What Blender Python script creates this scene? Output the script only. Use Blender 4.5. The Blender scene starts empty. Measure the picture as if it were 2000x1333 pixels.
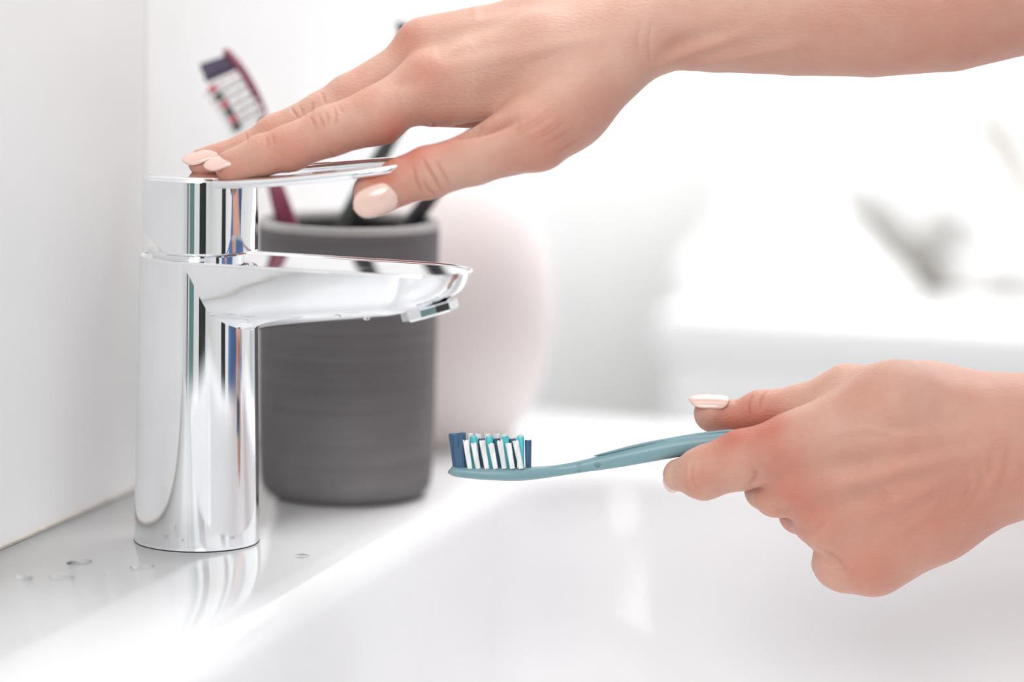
import bpy, bmesh, math, random
import numpy as np
from mathutils import Vector, Matrix

random.seed(7)
rng = np.random.default_rng(7)
scene = bpy.context.scene
COL = scene.collection

# ------------------------------------------------------------------ camera
ZD = 0.85                       # height of the washbasin ledge
F_PX, W_PX, H_PX = 7000.0, 2000.0, 1333.0
PITCH = math.atan(1001.5 / F_PX)
CAM = Vector((0.0, 0.0, ZD + 0.2647))
ROLL = math.radians(1.07)       # the photograph leans a little
FWD = Vector((0, math.cos(PITCH), -math.sin(PITCH)))
_r, _u = Vector((1, 0, 0)), Vector((0, math.sin(PITCH), math.cos(PITCH)))
RIGHT = _r * math.cos(ROLL) + _u * math.sin(ROLL)
UPV = _u * math.cos(ROLL) - _r * math.sin(ROLL)
D0 = 1.346                      # distance of the tap

cam_data = bpy.data.cameras.new('camera')
cam_data.sensor_width = 36.0
cam_data.lens = 36.0 * F_PX / W_PX
cam_data.clip_start = 0.05
cam_data.dof.use_dof = True
cam_data.dof.focus_distance = 1.314
cam_data.dof.aperture_fstop = 2.9
cam = bpy.data.objects.new('camera', cam_data)
COL.objects.link(cam)
cam.location = CAM
cam.rotation_euler = Matrix((RIGHT, UPV, -FWD)).transposed().to_euler()
scene.camera = cam

# ------------------------------------------------------------------ light and exposure
scene.view_settings.view_transform = 'Standard'
scene.view_settings.look = 'None'
scene.view_settings.gamma = 1.0
scene.view_settings.use_curve_mapping = False
scene.view_settings.exposure = -0.16
world = bpy.data.worlds.new('world')
scene.world = world
world.use_nodes = True
world.node_tree.nodes['Background'].inputs[0].default_value = (0.97, 0.985, 1.0, 1)
world.node_tree.nodes['Background'].inputs[1].default_value = 0.95


def area_light(name, loc, target, sx, sy, power, col=(1, 1, 1)):
    l = bpy.data.lights.new(name, 'AREA')
    l.shape = 'RECTANGLE'
    l.size, l.size_y, l.energy, l.color = sx, sy, power, col
    o = bpy.data.objects.new(name, l)
    COL.objects.link(o)
    o.location = loc
    o.rotation_euler = (Vector(target) - Vector(loc)).to_track_quat('-Z', 'Y').to_euler()
    return o


area_light('ceiling_light', (-0.25, 1.0, 2.5), (0.0, 1.35, 0.9), 1.4, 1.4, 7, (1, 0.985, 0.96))
area_light('front_fill_light', (-0.35, -1.2, 2.5), (0.0, 1.4, 0.95), 1.6, 1.2, 42, (1, 0.99, 0.98))  # added frontal fill from behind the camera, no window there
area_light('background_fill_light', (0.5, 2.05, 2.25), (0.25, 2.35, 1.0), 0.9, 0.5, 20, (0.98, 0.99, 1.0))  # added wash to brighten the far wall and towels, no lamp there


def at(px, py, d):
    """a point seen at photo pixel (px, py), d metres along the view axis"""
    px, py, d = float(px), float(py), float(d)
    return CAM + d * (FWD + RIGHT * ((px - W_PX / 2) / F_PX) - UPV * ((py - H_PX / 2) / F_PX))


def on(px, py, z):
    """where the sight line through a pixel meets the horizontal plane z"""
    r = FWD + RIGHT * ((px - W_PX / 2) / F_PX) - UPV * ((py - H_PX / 2) / F_PX)
    return CAM + r * ((z - CAM.z) / r.z)


# ------------------------------------------------------------------ helpers
def tag(o, label=None, cat=None, group=None, kind=None):
    if label: o['label'] = label
    if cat: o['category'] = cat
    if group: o['group'] = group
    if kind: o['kind'] = kind
    return o


def empty(name, loc, rotz=0.0):
    o = bpy.data.objects.new(name, None)
    COL.objects.link(o)
    o.location = loc
    o.rotation_euler = (0, 0, rotz)
    o.empty_display_size = 0.02
    return o


def mesh(name, verts, faces, mat, parent=None, smooth=True, sharp=None):
    me = bpy.data.meshes.new(name)
    me.from_pydata([tuple(v) for v in verts], [], [tuple(f) for f in faces])
    me.update()
    bm = bmesh.new()
    bm.from_mesh(me)
    bmesh.ops.recalc_face_normals(bm, faces=bm.faces)
    bm.to_mesh(me)
    bm.free()
    if smooth:
        me.polygons.foreach_set('use_smooth', [True] * len(me.polygons))
    if sharp:
        me.set_sharp_from_angle(angle=math.radians(sharp))
    if mat: me.materials.append(mat)
    o = bpy.data.objects.new(name, me)
    COL.objects.link(o)
    if parent: o.parent = parent
    return o


def rings_mesh(rings, close=True, cap0=True, cap1=True):
    """loft equal-length rings"""
    n = len(rings[0])
    verts = [v for r in rings for v in r]
    faces = []
    for i in range(len(rings) - 1):
        for j in range(n if close else n - 1):
            k = (j + 1) % n
            faces.append((i * n + j, i * n + k, (i + 1) * n + k, (i + 1) * n + j))
    if cap0: faces.append(tuple(range(n - 1, -1, -1)))
    if cap1: faces.append(tuple(range((len(rings) - 1) * n, len(rings) * n)))
    return verts, faces


def lathe(profile, n=96, capped=True):
    rings = [[(r * math.cos(2 * math.pi * j / n), r * math.sin(2 * math.pi * j / n), z) for j in range(n)] for r, z in profile]
    return rings_mesh(rings, True, capped and profile[0][0] > 1e-6, capped and profile[-1][0] > 1e-6)


def box(x0, x1, y0, y1, z0, z1):
    v = [(x, y, z) for z in (z0, z1) for y in (y0, y1) for x in (x0, x1)]
    f = [(0, 2, 3, 1), (4, 5, 7, 6), (0, 1, 5, 4), (2, 6, 7, 3), (0, 4, 6, 2), (1, 3, 7, 5)]
    return v, f


def interp(x, pts):
    return float(np.interp(x, [p[0] for p in pts], [p[1] for p in pts]))


def spline(pts, n):
    """Catmull-Rom through rows of any width"""
    P = np.array(pts, float)
    P = np.vstack([2 * P[0] - P[1], P, 2 * P[-1] - P[-2]])
    out = []
    m = len(P) - 3
    for i in range(n):
        t = i / (n - 1) * m
        k = min(int(t), m - 1)
        t -= k
        a, b, c, d = P[k], P[k + 1], P[k + 2], P[k + 3]
        out.append(0.5 * ((2 * b) + (c - a) * t + (2 * a - 5 * b + 4 * c - d) * t * t + (3 * b - a - 3 * c + d) * t ** 3))
    return np.array(out)


# ------------------------------------------------------------------ materials
def pbr(name, color, rough=0.5, metal=0.0, coat=0.0, spec=0.5, sss=0.0, sss_r=(1, .35, .2), sss_s=0.004):
    m = bpy.data.materials.new(name)
    m.use_nodes = True
    b = m.node_tree.nodes['Principled BSDF']
    b.inputs['Base Color'].default_value = (*color, 1)
    b.inputs['Roughness'].default_value = rough
    b.inputs['Metallic'].default_value = metal
    b.inputs['Coat Weight'].default_value = coat
    b.inputs['Specular IOR Level'].default_value = spec
    if sss:
        b.inputs['Subsurface Weight'].default_value = sss
        b.inputs['Subsurface Radius'].default_value = sss_r
        b.inputs['Subsurface Scale'].default_value = sss_s
    return m


def nd(m, kind, **kw):
    n = m.node_tree.nodes.new(kind)
    for k, v in kw.items():
        if hasattr(n, k): setattr(n, k, v)
        else: n.inputs[k.replace('_', ' ')].default_value = v
    return n


def ln(m, a, b):
    m.node_tree.links.new(a, b)


def ramp(m, fac, stops):
    r = nd(m, 'ShaderNodeValToRGB')
    while len(r.color_ramp.elements) < len(stops): r.color_ramp.elements.new(0.5)
    for e, (p, c) in zip(r.color_ramp.elements, stops):
        e.position = p
        e.color = (*c, 1) if len(c) == 3 else c
    ln(m, fac, r.inputs[0])
    return r.outputs[0]


def noise(m, scale, detail=3, rough=0.5, vec_scale=None):
    tc = nd(m, 'ShaderNodeTexCoord')
    n = nd(m, 'ShaderNodeTexNoise', Scale=scale, Detail=detail, Roughness=rough)
    if vec_scale:
        mp = nd(m, 'ShaderNodeMapping')
        mp.inputs['Scale'].default_value = vec_scale
        ln(m, tc.outputs['Object'], mp.inputs[0])
        ln(m, mp.outputs[0], n.inputs['Vector'])
    else:
        ln(m, tc.outputs['Object'], n.inputs['Vector'])
    return n.outputs['Fac']


def bump(m, height, strength=0.2, dist=0.001):
    b = nd(m, 'ShaderNodeBump', Strength=strength, Distance=dist)
    ln(m, height, b.inputs['Height'])
    p = m.node_tree.nodes['Principled BSDF']
    ln(m, b.outputs[0], p.inputs['Normal'])


def varied(name, c0, c1, scale, rough=0.5, vec_scale=None, lo=0.35, hi=0.65, bmp=0.0, bdist=0.0005, **kw):
    m = pbr(name, c0, rough, **kw)
    f = noise(m, scale, 4, 0.6, vec_scale)
    ln(m, ramp(m, f, [(lo, c0), (hi, c1)]), m.node_tree.nodes['Principled BSDF'].inputs['Base Color'])
    if bmp: bump(m, f, bmp, bdist)
    return m


M = {}
M['ceramic'] = varied('white_glazed_ceramic', (0.83, 0.835, 0.845), (0.85, 0.852, 0.86), 8, 0.1, spec=0.25)
M['tile'] = varied('pale_wall_tile', (0.80, 0.79, 0.785), (0.83, 0.82, 0.815), 5, 0.5, spec=0.3, bmp=0.05)
M['plaster'] = varied('white_plaster', (0.90, 0.895, 0.885), (0.93, 0.925, 0.92), 12, 0.6, bmp=0.05)
M['grout'] = varied('beige_grout', (0.42, 0.375, 0.33), (0.55, 0.50, 0.44), 60, 0.7)
M['floor'] = varied('white_floor_tile', (0.74, 0.74, 0.73), (0.8, 0.8, 0.79), 6, 0.35)
M['dark'] = varied('near_black_panel', (0.010, 0.011, 0.014), (0.018, 0.02, 0.024), 3, 0.6)  # near-black of the added stripe panels and the cabinet plinth
M['teal_paint'] = varied('grey_teal_paint', (0.13, 0.26, 0.26), (0.16, 0.30, 0.29), 4, 0.4)

# chrome with dried water film
cm = pbr('polished_chrome', (0.86, 0.875, 0.89), 0.03, 1.0)
f1 = noise(cm, 45, 5, 0.65, (1, 1, 0.35))
rr = nd(cm, 'ShaderNodeMapRange')
rr.inputs['From Min'].default_value, rr.inputs['From Max'].default_value = 0.45, 0.8
rr.inputs['To Min'].default_value, rr.inputs['To Max'].default_value = 0.025, 0.16
ln(cm, f1, rr.inputs['Value'])
ln(cm, rr.outputs[0], cm.node_tree.nodes['Principled BSDF'].inputs['Roughness'])
ln(cm, ramp(cm, f1, [(0.4, (0.88, 0.89, 0.905)), (0.75, (0.80, 0.815, 0.83))]), cm.node_tree.nodes['Principled BSDF'].inputs['Base Color'])
M['chrome'] = cm
M['black_rubber'] = varied('black_rubber', (0.012, 0.012, 0.014), (0.02, 0.02, 0.022), 20, 0.5)

# concrete cup: fine turned lines
cc = pbr('dark_concrete', (0.1, 0.1, 0.1), 0.75)
fa = noise(cc, 14, 5, 0.6)
fb = noise(cc, 5, 3, 0.6, (1, 1, 90))
mx = nd(cc, 'ShaderNodeMath', operation='MULTIPLY_ADD')
ln(cc, fa, mx.inputs[0]); mx.inputs[1].default_value = 0.55
mm2 = nd(cc, 'ShaderNodeMath', operation='MULTIPLY'); ln(cc, fb, mm2.inputs[0]); mm2.inputs[1].default_value = 0.45
ln(cc, mm2.outputs[0], mx.inputs[2])
ln(cc, ramp(cc, mx.outputs[0], [(0.3, (0.115, 0.107, 0.110)), (0.55, (0.165, 0.155, 0.158)), (0.75, (0.27, 0.26, 0.258))]), cc.node_tree.nodes['Principled BSDF'].inputs['Base Color'])
bump(cc, fb, 0.3, 0.0006)
M['concrete'] = cc
M['cup_rim'] = varied('pale_grey_rim', (0.36, 0.355, 0.35), (0.46, 0.45, 0.445), 30, 0.7)  # rim a lighter grey than the cup body
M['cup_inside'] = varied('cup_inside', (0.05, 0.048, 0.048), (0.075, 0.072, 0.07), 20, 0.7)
M['pink'] = varied('pale_pink_glaze', (0.91, 0.825, 0.81), (0.92, 0.845, 0.83), 7, 0.45)

M['teal_plastic'] = varied('dusty_teal_plastic', (0.185, 0.33, 0.365), (0.205, 0.355, 0.39), 30, 0.38, coat=0.15, sss=0.1, sss_r=(.6, 1, 1), sss_s=0.002)
M['teal_rubber'] = varied('grey_teal_rubber', (0.18, 0.31, 0.345), (0.21, 0.345, 0.38), 60, 0.5)
M['maroon_plastic'] = varied('maroon_plastic', (0.16, 0.012, 0.045), (0.20, 0.018, 0.06), 25, 0.35, coat=0.2)
M['green_black_plastic'] = varied('dark_grey_green_plastic', (0.025, 0.031, 0.03), (0.04, 0.047, 0.045), 25, 0.45)
M['black_plastic'] = varied('black_plastic', (0.012, 0.011, 0.016), (0.022, 0.02, 0.028), 25, 0.4)


def bristle(name, c):
    m = pbr(name, c, 0.45, sss=0.25, sss_r=(1, 1, 1), sss_s=0.001)
    f = noise(m, 900, 3, 0.6, (1, 1, 0.03))
    c1 = tuple(min(1, x * 1.25 + 0.01) for x in c)
    c0 = tuple(x * 0.82 for x in c)
    ln(m, ramp(m, f, [(0.35, c0), (0.65, c1)]), m.node_tree.nodes['Principled BSDF'].inputs['Base Color'])
    bump(m, f, 0.5, 0.0002)
    return m


M['b_white'] = bristle('white_bristle', (0.86, 0.86, 0.85))
M['b_navy'] = bristle('navy_bristle', (0.035, 0.10, 0.19))
M['b_teal'] = bristle('turquoise_bristle', (0.10, 0.60, 0.64))
M['b_purple'] = bristle('purple_bristle', (0.055, 0.035, 0.09))
M['b_red'] = bristle('red_bristle', (0.62, 0.06, 0.09))
M['b_black'] = bristle('black_bristle', (0.02, 0.018, 0.025))
M['water'] = pbr('water', (1, 1, 1), 0.0)
M['water'].node_tree.nodes['Principled BSDF'].inputs['Transmission Weight'].default_value = 1.0
M['water'].node_tree.nodes['Principled BSDF'].inputs['IOR'].default_value = 1.33
M['towel'] = varied('white_terry', (0.88, 0.88, 0.87), (0.93, 0.93, 0.92), 120, 0.9, bmp=0.4)
M['beige_cloth'] = varied('grey_beige_linen', (0.30, 0.29, 0.27), (0.38, 0.37, 0.345), 60, 0.9, bmp=0.3)
M['pale_leaf'] = varied('pale_beige_leaf', (0.62, 0.59, 0.55), (0.7, 0.67, 0.63), 60, 0.9)
M['brown_cloth'] = varied('brown_linen', (0.17, 0.13, 0.095), (0.22, 0.17, 0.13), 60, 0.9)
M['cabinet'] = varied('white_lacquer', (0.90, 0.90, 0.90), (0.92, 0.92, 0.92), 10, 0.4)
M['denim'] = varied('blue_shirt_cloth', (0.10, 0.20, 0.42), (0.15, 0.26, 0.5), 70, 0.9)
nailm = pbr('pale_peach_nail_varnish', (0.80, 0.56, 0.48), 0.12, coat=0.6)
M['nail'] = nailm

# skin: real flushing plus painted warm shade share a mesh attribute, fine lines from bump
sk = pbr('skin', (0.75, 0.5, 0.4), 0.5, sss=0.4, sss_r=(1.0, 0.33, 0.17), sss_s=0.006, spec=0.35)
b = sk.node_tree.nodes['Principled BSDF']
att = nd(sk, 'ShaderNodeAttribute', attribute_name='flush_shade')
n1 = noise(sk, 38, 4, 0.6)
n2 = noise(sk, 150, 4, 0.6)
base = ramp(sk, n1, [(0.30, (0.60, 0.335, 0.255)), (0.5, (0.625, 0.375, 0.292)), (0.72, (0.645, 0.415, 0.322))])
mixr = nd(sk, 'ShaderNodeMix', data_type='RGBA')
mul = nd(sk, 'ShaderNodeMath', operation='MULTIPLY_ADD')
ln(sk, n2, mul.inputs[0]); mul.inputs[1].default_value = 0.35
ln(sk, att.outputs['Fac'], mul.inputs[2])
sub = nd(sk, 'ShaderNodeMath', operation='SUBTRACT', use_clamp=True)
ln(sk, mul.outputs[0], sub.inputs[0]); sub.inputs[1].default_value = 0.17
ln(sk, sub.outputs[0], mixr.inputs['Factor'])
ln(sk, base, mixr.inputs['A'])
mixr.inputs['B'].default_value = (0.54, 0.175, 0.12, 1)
ln(sk, mixr.outputs['Result'], b.inputs['Base Color'])
vor = nd(sk, 'ShaderNodeTexVoronoi', Scale=900.0)
tc = nd(sk, 'ShaderNodeTexCoord')
mp = nd(sk, 'ShaderNodeMapping'); mp.inputs['Scale'].default_value = (0.55, 1, 1.3)
ln(sk, tc.outputs['Object'], mp.inputs[0]); ln(sk, mp.outputs[0], vor.inputs['Vector'])
bump(sk, vor.outputs['Distance'], 0.4, 0.0004)
M['skin'] = sk
# ------------------------------------------------------------------ frame of the ledge
ALPHA = math.radians(16.5)
U = Vector((math.sin(ALPHA), math.cos(ALPHA), 0))       # along the wall, away from the camera
Wv = Vector((math.cos(ALPHA), -math.sin(ALPHA), 0))     # out from the wall, over the basin
FA = on(384, 1056, ZD)                                  # foot of the tap


def uw(p):
    q = p - FA
    return q.dot(U), q.dot(Wv)


def loc(u, w, z):
    return FA + U * u + Wv * w + Vector((0, 0, z - ZD))


W_WALL = uw(on(125, 1018, ZD))[1]
W_EDGE = uw(on(870, 1000, ZD))[1]
U_SEAM = uw(on(274, 948, ZD))[0]
U_FAR_IN = uw(on(1062, 900, ZD))[0]
U_FAR_OUT = uw(on(1200, 808, ZD))[0]


def lbox(u0, u1, w0, w1, z0, z1):
    v, f = box(u0, u1, w0, w1, z0, z1)
    return [loc(a, b, c) for a, b, c in v], f


# room shell
v, f = lbox(-2.8, U_SEAM - 0.0008, W_WALL - 0.12, W_WALL, 0, 2.6)
tag(mesh('wall_left', v, f, M['tile'], smooth=False), kind='structure')
v, f = lbox(U_SEAM + 0.0008, 1.05, W_WALL - 0.12, W_WALL, 0, 2.6)
tag(mesh('wall_left_plaster', v, f, M['plaster'], smooth=False), kind='structure')
v, f = lbox(U_SEAM - 0.0012, U_SEAM + 0.0012, W_WALL - 0.11, W_WALL - 0.0006, ZD, 2.6)
tag(mesh('trim_1', v, f, M['grout'], smooth=False), kind='structure')
v, f = lbox(-0.6, U_FAR_OUT, W_WALL, W_WALL + 0.0014, ZD + 0.0002, ZD + 0.0012)
tag(mesh('trim_2', v, f, M['grout'], smooth=False), kind='structure')
U_BACK, U_FRONT, W_RIGHT = 1.05, -2.8, 2.6
v, f = lbox(U_BACK, U_BACK + 0.12, W_WALL - 0.12, W_RIGHT + 0.12, 0, 2.6)
tag(mesh('wall_back', v, f, M['plaster'], smooth=False), kind='structure')
v, f = lbox(U_FRONT, U_BACK + 0.12, W_WALL - 0.12, W_RIGHT + 0.12, -0.05, 0)
tag(mesh('floor', v, f, M['floor'], smooth=False), kind='structure')
# behind the camera: what the chrome mirrors
v, f = lbox(U_FRONT - 0.12, U_FRONT, W_WALL - 0.12, W_RIGHT + 0.12, 0, 2.6)
tag(mesh('wall_front', v, f, M['plaster'], smooth=False), kind='structure')
v, f = lbox(U_FRONT, U_BACK, W_RIGHT, W_RIGHT + 0.12, 0, 2.6)
tag(mesh('wall_right', v, f, M['plaster'], smooth=False), kind='structure')
for nm, w0, w1, mat in (('stripe_panel_1', 0.24, 0.66, 'teal_paint'), ('stripe_panel_2', 1.22, 1.98, 'dark'), ('jamb_shadow_strip', 0.03, 0.10, 'dark')):  # added unseen panels striping the chrome; the last stands in for a jamb shadow
    v, f = lbox(U_FRONT, U_FRONT + 0.04, w0, w1, 0, 2.35)
    tag(mesh(nm, v, f, M[mat], smooth=False), kind='structure')
v, f = lbox(-1.10, -0.70, W_RIGHT - 0.04, W_RIGHT, 0, 2.1)
tag(mesh('stripe_panel_3', v, f, M['dark'], smooth=False), kind='structure')  # added dark panel, one more stripe for the chrome to mirror
# ------------------------------------------------------------------ washbasin
def rrect(u0, u1, w0, w1, r, z, n=10):
    pts = []
    for cu, cw, a0 in ((u1 - r, w1 - r, 0), (u0 + r, w1 - r, 90), (u0 + r, w0 + r, 180), (u1 - r, w0 + r, 270)):
        for k in range(n + 1):
            a = math.radians(a0 + 90 * k / n)
            pts.append(loc(cu + r * math.cos(a), cw + r * math.sin(a), z))
    return pts


iu0, iu1, iw0, iw1 = -0.42, U_FAR_IN, W_EDGE, W_EDGE + 0.345
ou0, ou1, ow0, ow1 = -0.52, U_FAR_OUT, W_WALL + 0.0005, W_EDGE + 0.40
basin_origin = loc(0, 0.2, ZD)
R = []
R.append(rrect(ou0 + .03, ou1 - .03, ow0, ow1 - .03, 0.02, ZD - 0.16))
R.append(rrect(ou0, ou1, ow0, ow1, 0.012, ZD - 0.10))
R.append(rrect(ou0, ou1, ow0, ow1, 0.012, ZD - 0.008))
for k in range(1, 6):
    a = math.radians(90 * k / 5)
    i = 0.008 * (1 - math.cos(a))
    R.append(rrect(ou0 + i, ou1 - i, ow0, ow1 - i, 0.012, ZD - 0.008 + 0.008 * math.sin(a)))
FR = 0.016
RI = 0.05
for k in range(0, 9):
    a = math.radians(84 * k / 8)
    i = FR * math.sin(a)
    R.append(rrect(iu0 - FR + i, iu1 + FR - i, iw0 - FR + i, iw1 + FR - i, RI + FR - i, ZD - FR * (1 - math.cos(a))))
for (dz, ins_w, ins_u, r) in ((0.03, .003, .009, .052), (0.06, .006, .021, .055), (0.09, .012, .037, .06), (0.112, .024, .056, .065), (0.126, .045, .08, .06), (0.133, .075, .115, .07), (0.136, .11, .16, .06)):
    R.append(rrect(iu0 + ins_u, iu1 - ins_u, iw0 + ins_w, iw1 - ins_w, r, ZD - dz))
v, f = rings_mesh(R)
sink = mesh('washbasin', v, f, M['ceramic'])
tag(sink, 'glossy white ceramic washbasin with wide back ledge below the tap', 'washbasin')
# ------------------------------------------------------------------ vanity cabinet under it (keeps the basin standing)
van = empty('vanity_cabinet', loc(0.0, 0.2, 0))
v, f = lbox(ou0 + .06, ou1 - .06, ow0 + .001, ow1 - .06, 0.0, ZD - 0.161)
body = mesh('body', [p - van.location for p in v], f, M['cabinet'], van, False)
for k in range(2):
    a0 = ou0 + .065 + k * ((ou1 - ou0 - .12) / 2)
    v, f = lbox(a0, a0 + (ou1 - ou0 - .13) / 2, ow1 - .06, ow1 - .042, 0.08, ZD - 0.175)
    mesh('door', [p - van.location for p in v], f, M['cabinet'], van, False)
tag(van, 'white cabinet carrying the washbasin', 'cabinet')
# ------------------------------------------------------------------ mixer tap (local x = spout direction, y = away from camera, mm -> m)
tap = empty('faucet', FA, -ALPHA)
tag(tap, 'chrome single-lever mixer tap standing on the white basin ledge', 'faucet')
mm = 0.001
HT = 107.0                                  # height of the body top


def s3(p): return (p[0] * mm, p[1] * mm, p[2] * mm)


# body: slightly flared column
prof = [(22.6, 0), (23.1, 0.25), (23.15, 1.2), (23.14, 1.8), (23.1, 3), (22.95, 20), (22.4, 55), (21.95, 90), (21.75, HT - 4), (21.72, HT - 1.6)]
prof = [(r * mm, z * mm) for r, z in prof]
v, f = lathe(prof, 160)
mesh('body', v, f, M['chrome'], tap, sharp=50)
v, f = lathe([(23.25 * mm, 0.00005), (23.3 * mm, 0.0003), (23.0 * mm, 0.0005)], 96)
mesh('base_seal', v, f, M['black_rubber'], tap)

# spout: tongue-shaped bowl, its rim raised a little round the top face
RB, XT, LT = 21.75, 78.5, 104.6


def outline(n=220):
    pts = []
    for k in range(n):
        t = k / n
        if t < 0.25:                                     # rear half circle
            a = math.pi / 2 + math.pi * (t / 0.25)
            pts.append((RB * math.cos(a), RB * math.sin(a)))
        elif t < 0.5:                                    # near side
            s = (t - 0.25) / 0.25
            x = s * XT
            pts.append((x, -(RB - 1.0 * s ** 2)))
        elif t < 0.75:                                   # tip, superellipse
            a = -math.pi / 2 + math.pi * (t - 0.5) / 0.25
            ca, sa = math.cos(a), math.sin(a)
            e = 0.86
            pts.append((XT + (LT - XT) * (abs(ca) ** e), (RB - 1.0) * math.copysign(abs(sa) ** e, sa)))
        else:
            s = 1 - (t - 0.75) / 0.25
            pts.append((s * XT, RB - 1.0 * s ** 2))
    return pts


OUT = outline()
HX = [(-30, 27), (0, 27), (24, 26.2), (63, 20.8), (77, 18.6), (90, 15), (101, 10.8), (107, 7.6), (112, 7)]
SV = [(0, 0), (0.06, 0.007), (0.15, 0.018), (0.31, 0.042), (0.54, 0.088), (0.7, 0.145), (0.79, 0.22), (0.88, 0.37), (0.945, 0.56), (0.98, 0.75), (1.0, 0.97)]
ZT = lambda x: HT - 0.004 * max(0, x)


def ring_s(S, dz_frac=None, dz=None):
    r = []
    for x, y in OUT:
        cx = min(max(x, 0), XT)
        px, py = cx + (x - cx) * (1 - S), y * (1 - S)
        z = ZT(px) - (dz if dz is not None else interp(px, HX) * dz_frac)
        r.append(s3((px, py, z)))
    return r


SVs = spline(SV, 34)
rings = [ring_s(0.12, dz=0.62), ring_s(0.085, dz=0.62), ring_s(0.06, dz=0.5), ring_s(0.045, dz=0.22), ring_s(0.03, dz=0.03), ring_s(0.018, dz=0.0), ring_s(0.006, dz=0.18), ring_s(0.0, dz=0.7)]
for vv, S in SVs[2:]:
    rings.append(ring_s(min(max(S, 0), 0.99), dz_frac=vv))
v, f = rings_mesh(rings)
spout = mesh('spout', v, f, M['chrome'], tap, sharp=60)

# aerator: faceted ring under the tip, tilted with the underside
n = 12
ar = []
for r, z in ((8.2, 1.6), (10.2, 1.6), (10.9, 0.9), (10.9, -1.6), (10.2, -2.4), (8.4, -2.4), (8.0, -0.6), (1.0, -0.6)):
    ar.append([Vector((r * math.cos(2 * math.pi * j / n), r * math.sin(2 * math.pi * j / n), z)) for j in range(n)])
rot = Matrix.Rotation(math.radians(-17.5), 4, 'Y')
cen = Vector((89.8, 0, HT - 15.2))
ar = [[s3(rot @ p + cen) for p in r] for r in ar]
v, f = rings_mesh(ar)
mesh('aerator', v, f, M['chrome'], spout, smooth=False)

# neck under the handle
v, f = lathe([(16.8 * mm, (HT - 1.5) * mm), (16.8 * mm, (HT + 0.8) * mm), (18.5 * mm, (HT + 1.2) * mm), (18.5 * mm, (HT + 2.4) * mm), (15 * mm, (HT + 2.8) * mm), (14.5 * mm, (HT + 8) * mm)], 96)
mesh('neck_ring', v, f, M['chrome'], tap, sharp=40)

# handle block: round front, flat flanks, chamfered underside at the back
RH, XB = 21.9, -15.5


def h_out(inset, n=160):
    pts = []
    r = RH - inset
    for k in range(n):
        t = k / n
        if t < 0.55:
            a = -math.pi / 2 + math.pi * t / 0.55
            pts.append((r * math.cos(a), r * math.sin(a)))
        elif t < 0.65:
            s = (t - 0.55) / 0.10
            pts.append((s * (XB + 6), r))
        elif t < 0.90:
            a = math.pi / 2 + math.pi * (t - 0.65) / 0.25
            c, s_ = math.cos(a), math.sin(a)
            pts.append((XB + 6 + (6 - inset) * math.copysign(abs(c) ** 0.7, c), r * math.copysign(abs(s_) ** 0.35, s_)))
        else:
            s = 1 - (t - 0.90) / 0.10
            pts.append((s * (XB + 6), -r))
    return pts


def hz_bot(x): return HT + 1.9 + max(0.0, (-x - 4.0)) * 0.95 if x < -4 else HT + 1.9


def hz_top(x): return HT + 30.6 - 0.01 * x


rings = []
for ins, kind, off in ((3.0, 'b', 0.0), (0.9, 'b', 0.0), (0.25, 'b', 0.25), (0.0, 'b', 0.8), (0.0, 'b', 1.1), (0.0, 'b', 1.8), (0.0, 'm', 0.5), (0.0, 't', -2.6), (0.0, 't', -1.9), (0.0, 't', -1.6), (0.35, 't', -0.75), (1.2, 't', -0.2), (2.4, 't', 0.0), (5, 't', 0.0)):
    r = []
    for x, y in h_out(ins):
        zb, zt = hz_bot(x), hz_top(x)
        z = zb + off if kind == 'b' else (zt + off if kind == 't' else 0.5 * (zb + zt))
        r.append(s3((x, y, z)))
    rings.append(r)
v, f = rings_mesh(rings)
handle = mesh('handle', v, f, M['chrome'], tap, sharp=45)

# lever: thin rising loop with an oval opening
L0, L1 = -2.0, 85.5


def lever_z(x): return HT + 30.5 + interp(x, [(-5, -1.0), (12, -0.2), (22, 0.6), (45, 3.5), (70, 6.8), (84, 8.6)])


def loop(xa, xb, hw_a, hw_b, p, n=120):
    pts = []
    for k in range(n):
        a = 2 * math.pi * k / n
        c, s_ = math.cos(a), math.sin(a)
        x = (xa + xb) / 2 + (xb - xa) / 2 * math.copysign(abs(c) ** p, c)
        hw = hw_a + (hw_b - hw_a) * (x - xa) / (xb - xa)
        pts.append((x, hw * math.copysign(abs(s_) ** p, s_)))
    return pts


def lev(outl, dz): return [s3((x, y, lever_z(x) + dz + 0.06 * y * min(1.0, max(0.0, (x - 5) / 30)))) for x, y in outl]


o0, o1 = loop(L0, L1, 20.5, 16.5, 0.62), loop(L0 + .7, L1 - .7, 19.8, 15.8, 0.62)
i0, i1 = loop(22, L1 - 9.5, 12.5, 10.5, 0.7), loop(21.2, L1 - 8.6, 13.3, 11.3, 0.7)
rings = [lev(i0, -0.8), lev(i1, 0.0), lev(o1, 0.0), lev(o0, -0.7), lev(o0, -2.3), lev(o1, -3.2), lev(i1, -3.4), lev(i0, -2.6), lev(i0, -0.8)]
v, f = rings_mesh(rings, True, False, False)
lever = mesh('lever', v, f, M['chrome'], handle, sharp=50)
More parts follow.
